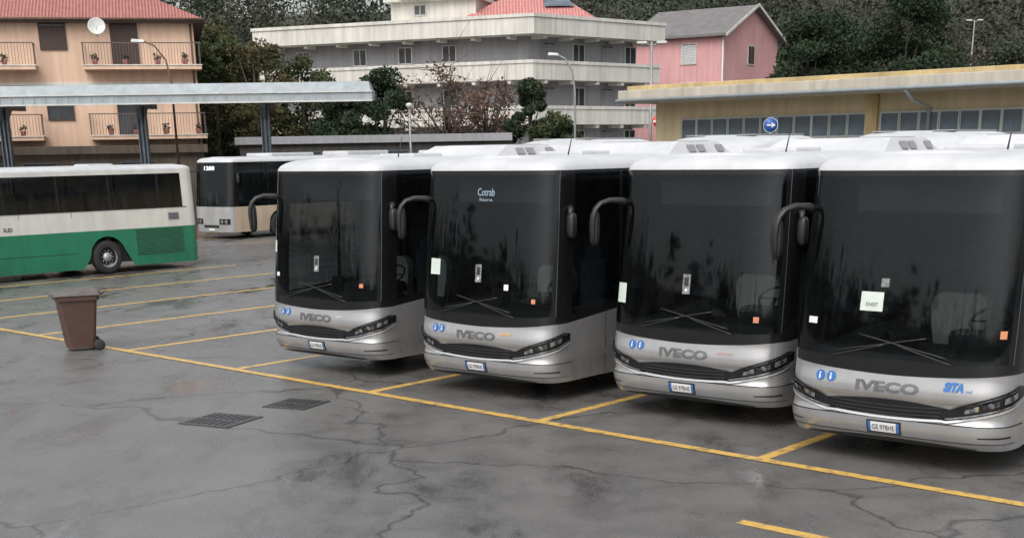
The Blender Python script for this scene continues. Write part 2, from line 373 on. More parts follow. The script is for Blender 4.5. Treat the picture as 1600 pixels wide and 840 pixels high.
def mirror_mesh(sg,small=False):
    mb=MB()
    if not small:
        P=[(1.14,0.50,2.66),(1.23,0.36,2.725),(1.31,0.20,2.735),(1.375,0.09,2.70),(1.41,0.03,2.63),(1.43,0.005,2.54),(1.438,0.0,2.42),(1.435,0.01,2.30),(1.43,0.02,2.18)]
        mb.tube([(sg*a,b,c) for a,b,c in P],[0.070,0.058,0.050,0.046,0.048,0.050,0.048,0.036,0.018],'blackplastic',12,sq=(1,0.7))
        cx,cy=1.445,0.06; prof=[(2.60,0.03,0.03),(2.56,0.055,0.045),(2.47,0.065,0.05),(2.33,0.065,0.05),(2.22,0.055,0.045),(2.17,0.03,0.03)]
    else:
        P=[(1.18,0.66,2.58),(1.25,0.58,2.62),(1.30,0.53,2.60),(1.32,0.50,2.52)]
        mb.tube([(sg*a,b,c) for a,b,c in P],[0.045,0.04,0.035,0.04],'blackplastic',12)
        cx,cy=1.325,0.52; prof=[(2.56,0.03,0.04),(2.52,0.055,0.055),(2.43,0.06,0.06),(2.32,0.06,0.06),(2.26,0.05,0.05),(2.23,0.03,0.03)]
    seg=16; vs=[]
    for z,a,b in prof:
        for j in range(seg):
            t=2*math.pi*j/seg; c,s_=math.cos(t),math.sin(t)
            vs.append((sg*cx+a*math.copysign(abs(c)**0.6,c),cy+b*math.copysign(abs(s_)**0.6,s_),z))
    n=len(prof); fs=[(i*seg+(j+1)%seg,i*seg+j,(i+1)*seg+j,(i+1)*seg+(j+1)%seg) for i in range(n-1) for j in range(seg)]+[tuple(range(seg)),tuple(reversed(range((n-1)*seg,n*seg)))]
    mb.add(vs,fs,'blackplastic',True)
    return mb
def seat_mb(x,y,k,z=1.0,head=True):
    mb=MB(); mb.box((x,y,z+0.45),(0.46,0.46,0.14),k,bev=0.04)
    mb.box((x,y+0.24,z+0.85),(0.46,0.14,0.75),k,bev=0.05)
    if head: mb.box((x,y+0.25,z+1.30),(0.30,0.12,0.2),k,bev=0.05)
    mb.box((x,y,z+0.2),(0.2,0.2,0.4),'blackplastic'); return mb

def build_coach():
    sh=Shell(); parts=[]
    B=lambda t: 1.015+0.075*min(1,abs(t)/1.25)**1.8 if abs(t)<1.5 else 1.09+0.14*min(1,(abs(t)-1.5)/1.6)
    W=lambda t: B(t)+0.17-0.07*min(1,abs(t)/1.4)
    TOP=lambda t: 3.11
    E=1.30
    bt=lambda t: sh.bottom(t)
    body=MB()
    for a,b in ((-sh.St,-1.66),(1.66,sh.St)): sh.strip(body,'silver',a,b,bt,B,8)
    sh.strip(body,'silver',-1.66,1.66,0.556,B,14)
    sh.strip(body,'blackplastic',-1.7,1.7,0.50,0.60,1,-0.02)
    for y in (1.35,3.7,5.4,7.1,9.9):
        for sg in (-1,1):
            a=sg*sh.s_at_y(y); sh.patch(body,'blackplastic',min(a,a+0.012*sg),max(a,a+0.012*sg),0.30,lambda t:B(t)-0.01,0.003,1,4)
    ends=[(1.62,2.75)]
    y=2.83
    while y<sh.St-sh.w-0.8: ends.append((y,min(y+1.48,sh.St-sh.w-0.55))); y+=1.56
    for sg in (-1,1):
        prev=E
        for a,b in ends:
            lo,hi=(prev,a) if sg>0 else (-a,-prev); sh.strip(body,'blackgloss',lo,hi,B,TOP,4)
            lo,hi=(a,b) if sg>0 else (-b,-a); sh.strip(body,'blackgloss',lo,hi,B,lambda t:B(t)+0.09,1)
            prev=b
        lo,hi=(prev,sh.St) if sg>0 else (-sh.St,-prev); sh.strip(body,'blackgloss',lo,hi,B,TOP,4)
    parts.append(('body',body.mesh('body'),None,None))
    bumper=MB(); sh.strip(bumper,'silver',-1.655,1.655,0.28,0.548,8,0.012)
    sh.patch(bumper,'blackplastic',-1.0,1.0,0.282,lambda t:0.335-0.04*(abs(t))**2,0.018,16,1)
    sh.patch(bumper,'blackplastic',-1.5,1.5,lambda t:0.358,lambda t:0.366,0.0145,30,1)
    for sg in (-1,1):
        a,b=(1.02,1.40) if sg>0 else (-1.40,-1.02)
        sh.patch(bumper,'blackplastic',a,b,lambda t:0.425,lambda t:0.437+0.03*(abs(t)-1.02),0.0155,8,1)
    parts.append(('bumper',bumper.mesh('bumper'),None,None))
    mask=MB(); sh.strip(mask,'blackgloss',-E,E,B,W,2,0.004)
    parts.append(('windscreen_surround',mask.mesh('windscreen_surround'),None,None))
    ws=MB(); sh.strip(ws,'wglass',-E,E,W,TOP,12,0.0)
    for a,b in ((-E,-E+0.06),(E-0.06,E)): sh.strip(ws,'blackgloss',a,b,W,TOP,6,0.003)
    sh.strip(ws,'blackgloss',-E+0.06,E-0.06,3.055,3.11,1,0.003)
    for sg in (-1,1): 
        a,b=(E,E+0.010) if sg>0 else (-E-0.010,-E); sh.patch(ws,'steeldark',a,b,W,TOP,0.006,1,10)
    wsi=len(parts); parts.append(('windscreen',ws.mesh('windscreen'),None,None))
    for a,b in ends:
        for sg in (-1,1):
            g=MB(); lo,hi=(a,b) if sg>0 else (-b,-a); sh.strip(g,'sglass',lo,hi,lambda t:B(t)+0.09,TOP,3)
            parts.append(('side_window',g.mesh('side_window'),None,None))
    roof=MB(); sh.roof(roof,'white',3.11)
    parts.append(('roof',roof.mesh('roof'),None,None)); ri=len(parts)-1
    gl=MB(); glo=lambda t:0.580+0.03*(abs(t)/0.75)**2; ghi=lambda t:0.755-0.05*(abs(t)/0.75)**2
    sh.patch(gl,'blackgloss',-0.84,0.84,glo,ghi,0.012,20)
    for i in range(3): 
        z=0.025+i*0.04; sh.patch(gl,'blackplastic',-0.62,0.62,(lambda t,z=z:glo(t)+z),(lambda t,z=z:glo(t)+z+0.016),0.026,20,1)
    parts.append(('grille',gl.mesh('grille'),None,None))
    for sg in (-1,1):
        h=MB()
        f=lambda t:min(1,max(0,(abs(t)-0.60)/(1.60-0.60)))
        lo=lambda t:0.590+0.26*f(t)**1.35; hi=lambda t:0.66+0.36*f(t)**0.85-0.07*max(0,f(t)-0.85)/0.15
        R=lambda a,b:(a,b) if sg>0 else (-b,-a)
        sh.patch(h,'blackgloss',*R(0.60,1.60),lo,hi,0.018,24)
        mid=lambda t,u:lo(t)+(hi(t)-lo(t))*u
        for a,b,k in ((0.86,1.00,'lamp'),(1.04,1.20,'lampdark'),(1.25,1.42,'lamp')):
            sh.patch(h,k,*R(a,b),lambda t:mid(t,0.34),lambda t:mid(t,0.68),0.026,6,1)
            c=(a+b)/2; sh.disc(h,'lampdark' if k=='lamp' else 'lamp',sg*c,mid(c,0.51),0.030,0.030,16,0.030)
        sh.patch(h,'lamp',*R(0.66,1.57),lambda t:lo(t)+0.008,lambda t:lo(t)+0.022,0.027,20,1)
        sh.patch(h,'lampdark',*R(0.9,1.52),lambda t:hi(t)-0.030,lambda t:hi(t)-0.012,0.027,14,1)
        parts.append(('headlight',h.mesh('headlight'),None,None))
    tr=MB()
    tr0=lambda t:(glo(t)-0.026 if abs(t)<0.66 else 0.590+0.26*(max(0,(abs(t)-0.60)))**1.35-0.030)
    sh.patch(tr,'silverlight',-1.60,1.60,tr0,lambda t:tr0(t)+0.020,0.024,56,1)
    parts.append(('trim_strip',tr.mesh('trim_strip'),None,None))
    for sg in (-1,1): parts.append(('wing_mirror',mirror_mesh(sg,sg>0).mesh('wing_mirror'),None,None))
    for x0,d in ((-0.70,1),(0.70,-1)):
        w=MB(); a=[sh.P(x0+d*0.62*t,1.17+0.16*t,0.03) for t in np.linspace(0,1,8)]
        w.tube(a,0.008,'blackplastic',6)
        c=[sh.P(x0+d*(0.08+1.0*t),1.235+0.19*t,0.02) for t in np.linspace(0,1,10)]
        w.tube(c,0.008,'blackplastic',6)
        parts.append(('wiper',w.mesh('wiper'),wsi,None))
    p=MB(); sh.patch(p,'whitep',-0.18,0.18,0.395,0.505,0.026,4); sh.patch(p,'bluep',-0.18,-0.148,0.395,0.505,0.029,2); sh.patch(p,'bluep',0.148,0.18,0.395,0.505,0.029,2)
    sh.patch(p,'blackplastic',-0.2,0.2,0.378,0.522,0.02,4)
    sh.text(p,'blackp','GE 978HE',0.055,0,0.45,0.031,width=0.26)
    parts.append(('license_plate',p.mesh('license_plate'),None,None))
    bd=MB(); sh.text(bd,'badge','IVECO',0.112,0.0,0.89,0.012,bold=0.035,width=0.72)
    parts.append(('lettering',bd.mesh('lettering'),None,'dark metal brand lettering'))
    bl=MB()
    for c in (-0.80,-0.665):
        sh.disc(bl,'bluep',c,0.945,0.056); 
        sh.disc(bl,'whitep',c-0.004,0.97,0.011,0.012,8); sh.patch(bl,'whitep',c-0.014,c+0.006,0.91,0.953,0.012,2,1)
    parts.append(('sticker',bl.mesh('sticker'),None,'round blue accessibility pictograms'))
    ac=MB()
    def podd(y0,y1,w,z0,z1,k,sl=0.35):
        ac.hexa([(-w,y0,z0),(w,y0,z0),(w,y1,z0),(-w,y1,z0),(-w*0.86,y0+sl,z1),(w*0.86,y0+sl,z1),(w*0.86,y1-sl*0.6,z1),(-w*0.86,y1-sl*0.6,z1)],k)
    podd(3.3,5.2,0.98,3.25,3.46,'white',0.5)
    for sg in (-1,1):
        for i in range(9): ac.box((sg*0.45,3.98+i*0.11,3.463),(0.5,0.05,0.012),'vent')
        for i in (0,1,3):
            y=3.95+i*0.27; ac.hexa([(sg*0.955,y,3.31),(sg*0.955,y+0.2,3.31),(sg*0.965,y+0.2,3.31),(sg*0.965,y,3.31),(sg*0.890,y,3.41),(sg*0.890,y+0.2,3.41),(sg*0.903,y+0.2,3.41),(sg*0.903,y,3.41)],'vent')
    parts.append(('air_conditioner',ac.mesh('air_conditioner'),ri,'white roof unit with dark grilles'))
    ac=MB()
    n=12; vs=[]; ys=np.linspace(5.5,8.9,15)
    for y in ys:
        e=min(1,min(y-5.5,8.9-y)/0.9); e=max(0,e)**0.6
        for j in range(n+1):
            t=math.pi*j/n; vs.append((-1.02*math.copysign(abs(math.cos(t))**0.55,math.cos(t))*(0.9+0.1*e),y,3.25+0.31*e*abs(math.sin(t))**0.5))
    m=n+1; fs=[(i*m+j,i*m+j+1,(i+1)*m+j+1,(i+1)*m+j) for i in range(14) for j in range(n)]
    ac.add(vs,fs,'white',True); 
    for sg in (-1,1): ac.box((sg*0.5,7.2,3.555),(0.35,1.7,0.02),'vent',bev=0.005)
    parts.append(('air_conditioner',ac.mesh('air_conditioner'),ri,'smooth white domed roof unit'))
    for y in (2.3,10.4):
        h=MB(); h.box((0,y,3.315),(0.8,0.7,0.07),'white',bev=0.025); parts.append(('roof_hatch',h.mesh('roof_hatch'),ri,None))
    an=MB(); an.tube([(0.5,1.5,3.28),(0.5,1.62,3.62)],[0.012,0.004],'blackplastic',6); parts.append(('antenna',an.mesh('antenna'),ri,None))
    it=MB(); it.box((0,6.0,0.62),(2.36,11.2,0.62),'under'); it.box((0,1.0,0.6),(2.2,1.0,0.45),'under')
    parts.append(('chassis',it.mesh('chassis'),None,None))
    hl=MB(); hl.box((0,6.4,3.0),(2.2,10.4,0.03),'headliner'); parts.append(('ceiling',hl.mesh('ceiling'),None,None))
    ds=MB(); ds.box((0,0.75,1.10),(2.1,0.6,0.30),'interior',bev=0.08); ds.box((0.62,1.0,1.32),(0.7,0.3,0.2),'interior',bev=0.07)
    ds.box((-0.1,0.62,1.36),(0.22,0.06,0.26),'blackplastic',bev=0.02)
    parts.append(('dashboard',ds.mesh('dashboard'),None,None)); di=len(parts)-1
    st=MB()
    ring=[(0.62+0.22*math.cos(t),1.18+0.16*math.sin(t)*0.8,1.50+0.13*math.sin(t)) for t in np.linspace(0,2*math.pi,25)]
    st.tube(ring,0.014,'blackplastic',6); st.tube([(0.62,1.05,1.36),(0.62,1.18,1.50)],0.03,'blackplastic',6); st.tube([(0.41,1.18,1.50),(0.83,1.18,1.50)],0.012,'blackplastic',6)
    parts.append(('steering_wheel',st.mesh('steering_wheel'),di,None))
    parts.append(('driver_seat',seat_mb(0.62,1.75,'seat',0.62).mesh('driver_seat'),None,None))
    s2=MB()   # rounded seat back, wider at its shoulders
    prof=[(0.92,0.24),(1.1,0.27),(1.35,0.32),(1.55,0.34),(1.66,0.31),(1.72,0.22)]; vs=[]
    for yy in (1.80,1.93):
        for z,hw in prof: vs+=[(-hw,yy+ (0.03 if yy<1.85 else -0.03)*0,z),(hw,yy,z)]
    n=len(prof); fs=[(2*i,2*i+1,2*i+3,2*i+2) for i in range(n-1)]+[(2*n+2*i+1,2*n+2*i,2*n+2*i+2,2*n+2*i+3) for i in range(n-1)]
    fs+=[(2*i+1,2*n+2*i+1,2*n+2*i+3,2*i+3) for i in range(n-1)]+[(2*n+2*i,2*i,2*i+2,2*n+2*i+2) for i in range(n-1)]+[(2*n-2,2*n-1,4*n-1,4*n-2)]
    s2.add(vs,fs,'seatlight',False)
    parts.append(('seat_cover',s2.mesh('seat_cover'),None,'pale grey padded seat back'))
    for r in range(7):
        q=MB()
        for x in (-0.92,-0.45,0.45,0.92): q.merge(seat_mb(x,3.2+r*1.15,'seat',0.85))
        parts.append(('seat_row',q.mesh('seat_row'),None,None))
    vb=MB(); vb.box((0.05,0.62,2.82),(1.6,0.12,0.30),'displaybox',bev=0.02); parts.append(('destination_display',vb.mesh('destination_display'),None,None))
    return sh,parts
COACH_SH,COACH=build_coach()

def place_bus(parts,loc,rz,label,group,wheels,w,name='coach_bus'):
    root=obj(name,None,loc=loc,rz=rz,label=label,cat='bus',group=group)
    made=[]
    for n,me,pi,lb in parts:
        o=obj(n,me,root if pi is None else made[pi],label=lb); made.append(o)
    add_wheels(root,wheels,w); return root
SK=0.069
specs=[(-17.127,13.212),(-13.563,13.297),(-10.212,13.702),(-7.022,13.096)]
ROOTS=[]
for (x,y) in specs:
    px,py=x+0.12*math.sin(SK),y-0.12*math.cos(SK)
    R,D=PK(px,py)
    lab={0:"silver and black coach with a small card low in its windscreen",1:"silver and black coach with a lit display above the windscreen",2:"silver and black coach with faint orange lettering on its nose",3:"silver and black coach with blue lettering on its nose"}[len(ROOTS)]
    ROOTS.append(place_bus(COACH,(R,D,0),SK-PHI,lab,"silver coaches parked side by side in marked bays",(2.75,8.9),1.275))
sh=COACH_SH
def decal(i,name,fn,label=None):
    mb=MB(); fn(mb); obj(name,mb,ROOTS[i],label=label)
def card(k,s_,z,w,h): return lambda mb: sh.patch(mb,k,s_-w/2,s_+w/2,z-h/2,z+h/2,0.005,4)
def dev(s_,z):
    def f(mb): sh.patch(mb,'device',s_-0.055,s_+0.055,z-0.12,z+0.12,0.005,3); sh.patch(mb,'blackp',s_-0.033,s_+0.033,z-0.02,z+0.08,0.008,2); sh.disc(mb,'whitep',s_,z-0.07,0.02,0.008,10)
    return f
decal(0,'windscreen_card',card('paper',-1.12,1.95,0.13,0.18),'white permit card'); decal(0,'windscreen_card',card('orange',0.98,1.42,0.07,0.06),'small orange sticker')
decal(0,'windscreen_card',card('whitep',-0.98,1.52,0.10,0.06),'small white sticker'); decal(0,'windscreen_card',dev(0.0,1.72),'narrow grey device')
decal(1,'windscreen_card',card('paper',-0.86,1.80,0.21,0.22),'white permit card'); decal(1,'windscreen_card',card('whitep',0.52,1.57,0.08,0.08),'small white sticker')
decal(1,'windscreen_card',card('orange',0.98,1.40,0.06,0.06),'small orange sticker'); decal(1,'windscreen_card',dev(0.0,1.74),'narrow grey device')
decal(2,'windscreen_card',card('paper',-1.08,1.58,0.19,0.25),'white permit card'); decal(2,'windscreen_card',card('orange',0.98,1.36,0.07,0.07),'small orange sticker')
decal(2,'windscreen_card',dev(-0.03,1.74),'narrow grey device')
def c4(mb): sh.patch(mb,'paper',-0.41,-0.15,1.67,1.87,0.005,4); sh.text(mb,'blackp','55407',0.04,-0.28,1.74,0.008)
decal(3,'windscreen_card',c4,'white permit card with number'); decal(3,'windscreen_card',card('orange',1.16,1.50,0.07,0.08),'small orange sticker')
decal(3,'windscreen_card',card('whitep',-0.98,1.53,0.12,0.07),'small white sticker'); decal(3,'windscreen_card',card('device',-0.15,1.97,0.09,0.09),'small grey sticker')
decal(3,'lettering',lambda mb:(sh.text(mb,'bluep','SiTA',0.10,0.73,0.95,0.012,bold=0.06,shear=0.2,width=0.21),sh.text(mb,'bluep','sud',0.032,0.89,0.92,0.012)),'blue company lettering')
decal(1,'lettering',lambda mb:sh.text(mb,'orangep','marozzi',0.045,0.54,0.94,0.012,bold=0.02,shear=0.2,width=0.19),'orange lettering')
decal(2,'lettering',lambda mb:sh.text(mb,'pinkp','marozzi',0.040,0.60,0.935,0.012,shear=0.2,width=0.22),'faded orange lettering')
decal(0,'lettering',lambda mb:sh.text(mb,'whitep','autolinee',0.035,0.54,0.935,0.012,shear=0.2,width=0.12),'pale lettering')
decal(1,'lettering',lambda mb:(sh.text(mb,'led','Cotrab',0.10,0.08,2.83,0.004,width=0.32),sh.text(mb,'led','Riserva',0.04,0.08,2.73,0.004,width=0.24)),'lit destination lettering')

def build_citybus(lower,front,mid=None,Lb=12.0,green=False):
    H=3.05 if green else 3.12
    sh=Shell(w=1.25,a=0.5 if green else 0.6,n=4.5,L=Lb,zr=H-0.2,ztop=H+ (0.05 if green else 0.14),wheels=(2.6,8.7) if green else (2.7,8.8),
             rake=((0.2,0.04),(0.6,0.0),(1.2,0.03),(3.1,0.22)),tum=0.05)
    parts=[]; g=green; zb=0.19 if g else 0.28
    z1=1.28 if g else 1.30; z2=1.86 if g else 1.30; zt=2.86 if g else 3.04
    body=MB(); fr=1.35
    for a,b in ((-sh.St,-fr),(fr,sh.St)): sh.strip(body,lower,a,b,lambda t:sh.bottom(t,zb),z1,5)
    sh.strip(body,front,-fr,fr,zb,z1,5)
    if g: sh.strip(body,mid,-sh.St,sh.St,z1,z2,2)
    sh.strip(body,'offwhite' if g else 'blackgloss',-sh.St,sh.St,zt,H-0.08 if g else 3.07,1)
    ends=[]; y=1.55; tail=0.42 if g else 0.6
    while y<sh.St-sh.w-0.9: ends.append((y,min(y+1.62,sh.St-sh.w-tail))); y+=1.70
    if g: ends[-1]=(ends[-1][0],sh.St-sh.w-tail)
    for sg in (-1,1):
        prev=1.25
        for a,b in ends:
            lo,hi=(prev,a) if sg>0 else (-a,-prev); sh.strip(body,'blackgloss',lo,hi,z2,zt,2); prev=b
        lo,hi=(prev,sh.St) if sg>0 else (-sh.St,-prev); sh.strip(body,'offwhite' if g else 'blackgloss',lo,hi,z2,zt,2)
    parts.append(('body',body.mesh('body'),None,None))
    ws=MB(); sh.strip(ws,'wglass',-1.25,1.25,z2,zt,6); parts.append(('windscreen',ws.mesh('windscreen'),None,None))
    for a,b in ends:
        for sg in (-1,1):
            q=MB(); lo,hi=(a,b) if sg>0 else (-b,-a); sh.strip(q,'sglass',lo,hi,z2,zt,2); parts.append(('side_window',q.mesh('side_window'),None,None))
    r=MB(); sh.roof(r,'white',H-0.08 if g else 3.07); parts.append(('roof',r.mesh('roof'),None,None)); ri=len(parts)-1
    for y0,ln,hh in ((2.8,2.4,0.16),(7.2,2.6,0.2)) if not g else ((4.2,1.0,0.08),(8.8,0.9,0.08)):
        a=MB(); a.box((0,y0+ln/2,sh.ztop+hh/2-0.01),(1.7 if not g else 0.8,ln,hh),'white',bev=0.06); parts.append(('air_conditioner' if not g else 'roof_hatch',a.mesh('ac'),ri,None))
    it=MB(); it.box((0,Lb/2,0.62),(2.3,Lb-1.0,0.6),'under'); parts.append(('chassis',it.mesh('chassis'),None,None))
    d=MB(); d.box((0,0.75,1.25),(2.0,0.5,0.35),'interior',bev=0.08); parts.append(('dashboard',d.mesh('dashboard'),None,None))
    for k in range(8):
        q=MB()
        for x in (-0.9,-0.45,0.45,0.9): q.merge(seat_mb(x,2.6+k*1.05,'seat',0.95))
        parts.append(('seat_row',q.mesh('seat_row'),None,None))
    for sg in (-1,1):
        h=MB(); a,b=(0.55,1.15) if sg>0 else (-1.15,-0.55)
        sh.patch(h,'blackgloss',a,b,0.60,0.82,0.012,8); sh.disc(h,'chrome',sg*0.72,0.71,0.08,0.02); sh.disc(h,'lamp',sg*0.95,0.71,0.08,0.02)
        parts.append(('headlight',h.mesh('headlight'),None,None))
        parts.append(('wing_mirror',mirror_mesh(sg,sg>0).mesh('wing_mirror'),None,None))
    gr=MB(); sh.patch(gr,'blackplastic',-0.5,0.5,0.45,0.56,0.01,8); sh.patch(gr,'whitep',-0.2,0.2,0.34,0.43,0.014,3); parts.append(('grille',gr.mesh('grille'),None,None))
    if not g:
        t=MB(); sh.text(t,'ledw','1208',0.16,-0.1,2.84,0.006,bold=0.02,width=0.7); parts.append(('destination_display',t.mesh('destination_display'),None,'lit route number display'))
    else:
        l=MB(); s0=sh.s_at_y(Lb-2.3); s1=sh.s_at_y(Lb-0.6)
        for i in range(11): sh.patch(l,'blackplastic',s0,s1,0.50+i*0.07,0.525+i*0.07,0.01,4,1)
        sh.patch(l,'greenp',s0-0.04,s1+0.04,0.46,1.27,0.005,4,1)
        parts.append(('engine_grille',l.mesh('engine_grille'),None,None))
        f=MB(); sh.patch(f,'greywall',sh.s_at_y(Lb-1.1),sh.s_at_y(Lb-0.7),1.48,1.70,0.01,2)
        for i in range(4): sh.patch(f,'blackplastic',sh.s_at_y(Lb-1.07),sh.s_at_y(Lb-0.73),1.51+i*0.045,1.53+i*0.045,0.013,2,1)
        parts.append(('vent_panel',f.mesh('vent_panel'),None,None))
        t=MB(); sh.text(t,'greenp','SITA',0.34,sh.s_at_y(4.78),1.62,0.01,bold=0.03); sh.text(t,'blackp','SUD',0.11,sh.s_at_y(5.58),1.44,0.01,bold=0.02)
        parts.append(('lettering',t.mesh('lettering'),None,'green and black company lettering'))
        tr=MB(); sh.strip(tr,'blackplastic',sh.s_at_y(1),sh.s_at_y(Lb-0.4),z2-0.02,z2,1,0.012); parts.append(('trim_strip',tr.mesh('trim_strip'),None,None))
        dr=MB(); 
        for yy in (2.9,4.1,5.95,7.6): sh.patch(dr,'blackplastic',sh.s_at_y(yy),sh.s_at_y(yy)+0.015,0.25,z2,0.006,1,1)
        sh.patch(dr,'blackplastic',sh.s_at_y(2.9),sh.s_at_y(7.6),0.66,0.672,0.006,1,1)
        parts.append(('door_seam',dr.mesh('door_seam'),None,None))
    tl=MB()
    for sg in (-1,1): tl.box((sg*1.0,Lb+0.01,1.0),(0.18,0.03,0.35),'red',bev=0.008)
    parts.append(('tail_light',tl.mesh('tail_light'),None,None))
    return sh,parts
_,CB=build_citybus('beige','greypaint')
for i,(x,y) in enumerate(((-49.1,32.4),(-38.2,32.6))):
    R,D=PK(x,y); place_bus(CB,(R,D,0),SK-PHI,"white-roofed bus with beige lower panels parked in the yard","beige and white buses in the far row",(2.7,8.8),1.25,'city_bus')
_,GB=build_citybus('green','green','offwhite',12.0,True)
place_bus(GB,(-18.65,35.4,0),-0.747,"green and cream bus seen from the side on wet asphalt",None,(2.6,8.7),1.25,'city_bus')

# ------------------------------------------------------------ ground and markings
g=MB(); g.add([(-350,-350,0),(350,-350,0),(350,450,0),(-350,450,0)],[(0,1,2,3)],'asphalt'); obj('ground',g,kind='structure')
def pline(x0,y0,x1,y1,w=0.13,z=0.004):
    a=Vector(PK(x0,y0)); b=Vector(PK(x1,y1)); d=(b-a).normalized(); n=Vector((-d.y,d.x))*w/2
    pts=[(*(a-n),z),(*(b-n),z),(*(b+n),z),(*(a+n),z)]
    return MB().add(pts,[(0,1,2,3)],'line')
LY=12.443
obj('parking_line',pline(-75,LY,20,LY,0.155,0.008),kind='structure')
for i in range(-10,10):
    x=-25.419+3.435*i; obj('bay_line',pline(x,LY+0.08,x-SK*12.5,LY+12.5,0.17 if i<2 else 0.15,0.004),kind='structure')
obj('parking_line',pline(-6.9,10.14,14,10.3,0.15,0.004),kind='structure')
for i in range(-8,4):
    x=-42+3.5*i; obj('bay_line',pline(x,31.5,x-0.8,43.5,0.14,0.004),kind='structure')
for (R,D,sc) in ((-3.79,17.5,0.88),(-2.94,18.6,0.76)):
    gr=MB()
    for sx in (-1,1): gr.box((sx*0.42,0,0.004),(0.07,0.91,0.012),'grate'); gr.box((0,sx*0.42,0.004),(0.77,0.07,0.012),'grate')
    for i in range(7): gr.box((-0.33+i*0.11,0,0.003),(0.055,0.77,0.010),'grate')
    gr.box((0,0,0.0045),(0.77,0.05,0.0105),'grate')
    gr.add([(-0.39,-0.39,0.001),(0.39,-0.39,0.001),(0.39,0.39,0.001),(-0.39,0.39,0.001)],[(0,1,2,3)],'under')
    o=obj('drain_grate',gr,loc=(R,D,0.003),rz=-0.45,label="square cast-iron drain grate set in wet asphalt",cat="drain cover",group="drain grates in the yard"); o.scale=(sc,sc,1)
# ------------------------------------------------------------ wheelie bin
def wheelie():
    root=obj('wheelie_bin',None,loc=(-7.80,24.6,0),rz=-1.15,label="brown plastic wheelie bin standing alone on wet asphalt",cat="rubbish bin")
    b=MB()
    lv=[(0.05,0.24,0.24),(0.30,0.262,0.27),(0.90,0.31,0.34),(0.91,0.345,0.375),(0.99,0.35,0.38)]
    vs=[]
    for z,w,d in lv:
        c=0.05
        vs+=[(-w+c,-d,z),(w-c,-d,z),(w,-d+c,z),(w,d-c,z),(w-c,d,z),(-w+c,d,z),(-w,d-c,z),(-w,-d+c,z)]
    n=len(lv); fs=[(i*8+j,i*8+(j+1)%8,(i+1)*8+(j+1)%8,(i+1)*8+j) for i in range(n-1) for j in range(8)]+[tuple(reversed(range(8)))]
    b.add(vs,fs,'bin')
    b.hexa([(-0.14,-0.262,0.12),(0.14,-0.262,0.12),(0.14,-0.2,0.12),(-0.14,-0.2,0.12),(-0.16,-0.335,0.78),(0.16,-0.335,0.78),(0.16,-0.28,0.78),(-0.16,-0.28,0.78)],'bin')
    for x in (-0.15,0.0,0.15):
        b.hexa([(-0.262,x-0.02,0.15),(-0.235,x-0.02,0.15),(-0.235,x+0.02,0.15),(-0.262,x+0.02,0.15),(-0.318,x-0.025,0.85),(-0.29,x-0.025,0.85),(-0.29,x+0.025,0.85),(-0.318,x+0.025,0.85)],'bin')
    obj('container',b,root)
    l=MB()
    vs=[(-0.37,-0.42,1.00),(0.37,-0.42,1.00),(0.37,0.39,1.00),(-0.37,0.39,1.00),(-0.33,-0.37,1.05),(0.33,-0.37,1.05),(0.33,0.35,1.10),(-0.33,0.35,1.10)]
    l.hexa(vs,'binlid'); l.box((0,-0.44,1.01),(0.3,0.05,0.04),'binlid',bev=0.01)
    for sx in (-0.2,0,0.2): l.hexa([(sx-0.03,-0.35,1.045),(sx+0.03,-0.35,1.045),(sx+0.03,0.33,1.095),(sx-0.03,0.33,1.095),(sx-0.02,-0.33,1.068),(sx+0.02,-0.33,1.068),(sx+0.02,0.32,1.118),(sx-0.02,0.32,1.118)],'binlid')
    obj('lid',l,root)
    h=MB(); h.tube([(-0.24,0.38,0.99),(-0.24,0.45,1.02),(0.24,0.45,1.02),(0.24,0.38,0.99)],0.02,'bin',8); obj('handle',h,root)
    for sx in (-1,1):
        w=MB().lathe([(0.03,-0.03),(0.09,-0.03),(0.10,-0.015),(0.10,0.015),(0.09,0.03),(0.03,0.03),(0.001,0.03)],'rubber',seg=20)
        obj('wheel',w,root,loc=(sx*0.29,0.30,0.10))
    a=MB().tube([(-0.29,0.30,0.10),(0.29,0.30,0.10)],0.012,'blackplastic',8); obj('axle',a,root)
wheelie()

# ------------------------------------------------------------ building helpers
def inset(poly,d):
    n=len(poly); out=[]
    L=[]
    for i in range(n):
        a=Vector(poly[i]); b=Vector(poly[(i+1)%n]); t=(b-a).normalized(); nn=Vector((-t.y,t.x))
        L.append((a+nn*d,t))
    for i in range(n):
        p,t=L[i-1]; q,u=L[i]; den=t.x*u.y-t.y*u.x
        s_=((q.x-p.x)*u.y-(q.y-p.y)*u.x)/den; out.append((p.x+t.x*s_,p.y+t.y*s_))
    return out
def window_on(root,p0,p1,dist,zc,w,h,shut=None,frame='frame',pane='pane',name='window',mull=1,proud=0.03):
    a=Vector(p0); b=Vector(p1); t=(b-a).normalized(); n=Vector((t.y,-t.x)); c=a+t*dist+n*proud; rz=math.atan2(t.y,t.x)
    m=MB(); f=0.06
    m.box((0,0,0),(w,0.04,h),pane)
    for sx in (-1,1): m.box((sx*(w/2+f/2-0.001),-0.01,0),(f,0.09,h+2*f),frame)
    for sz in (-1,1): m.box((0,-0.01,sz*(h/2+f/2-0.001)),(w-0.004,0.085,f),frame)
    for k in range(mull): m.box((-w/2+w*(k+1)/(mull+1),-0.012,0),(0.05,0.06,h-0.004),frame)
    if shut:
        for i in range(int(h/0.12)): m.box((0,-0.03,-h/2+0.06+i*0.12),(w-0.01,0.03,0.10),shut)
    return obj(name,m,root,loc=(c.x,c.y,zc),rz=rz)
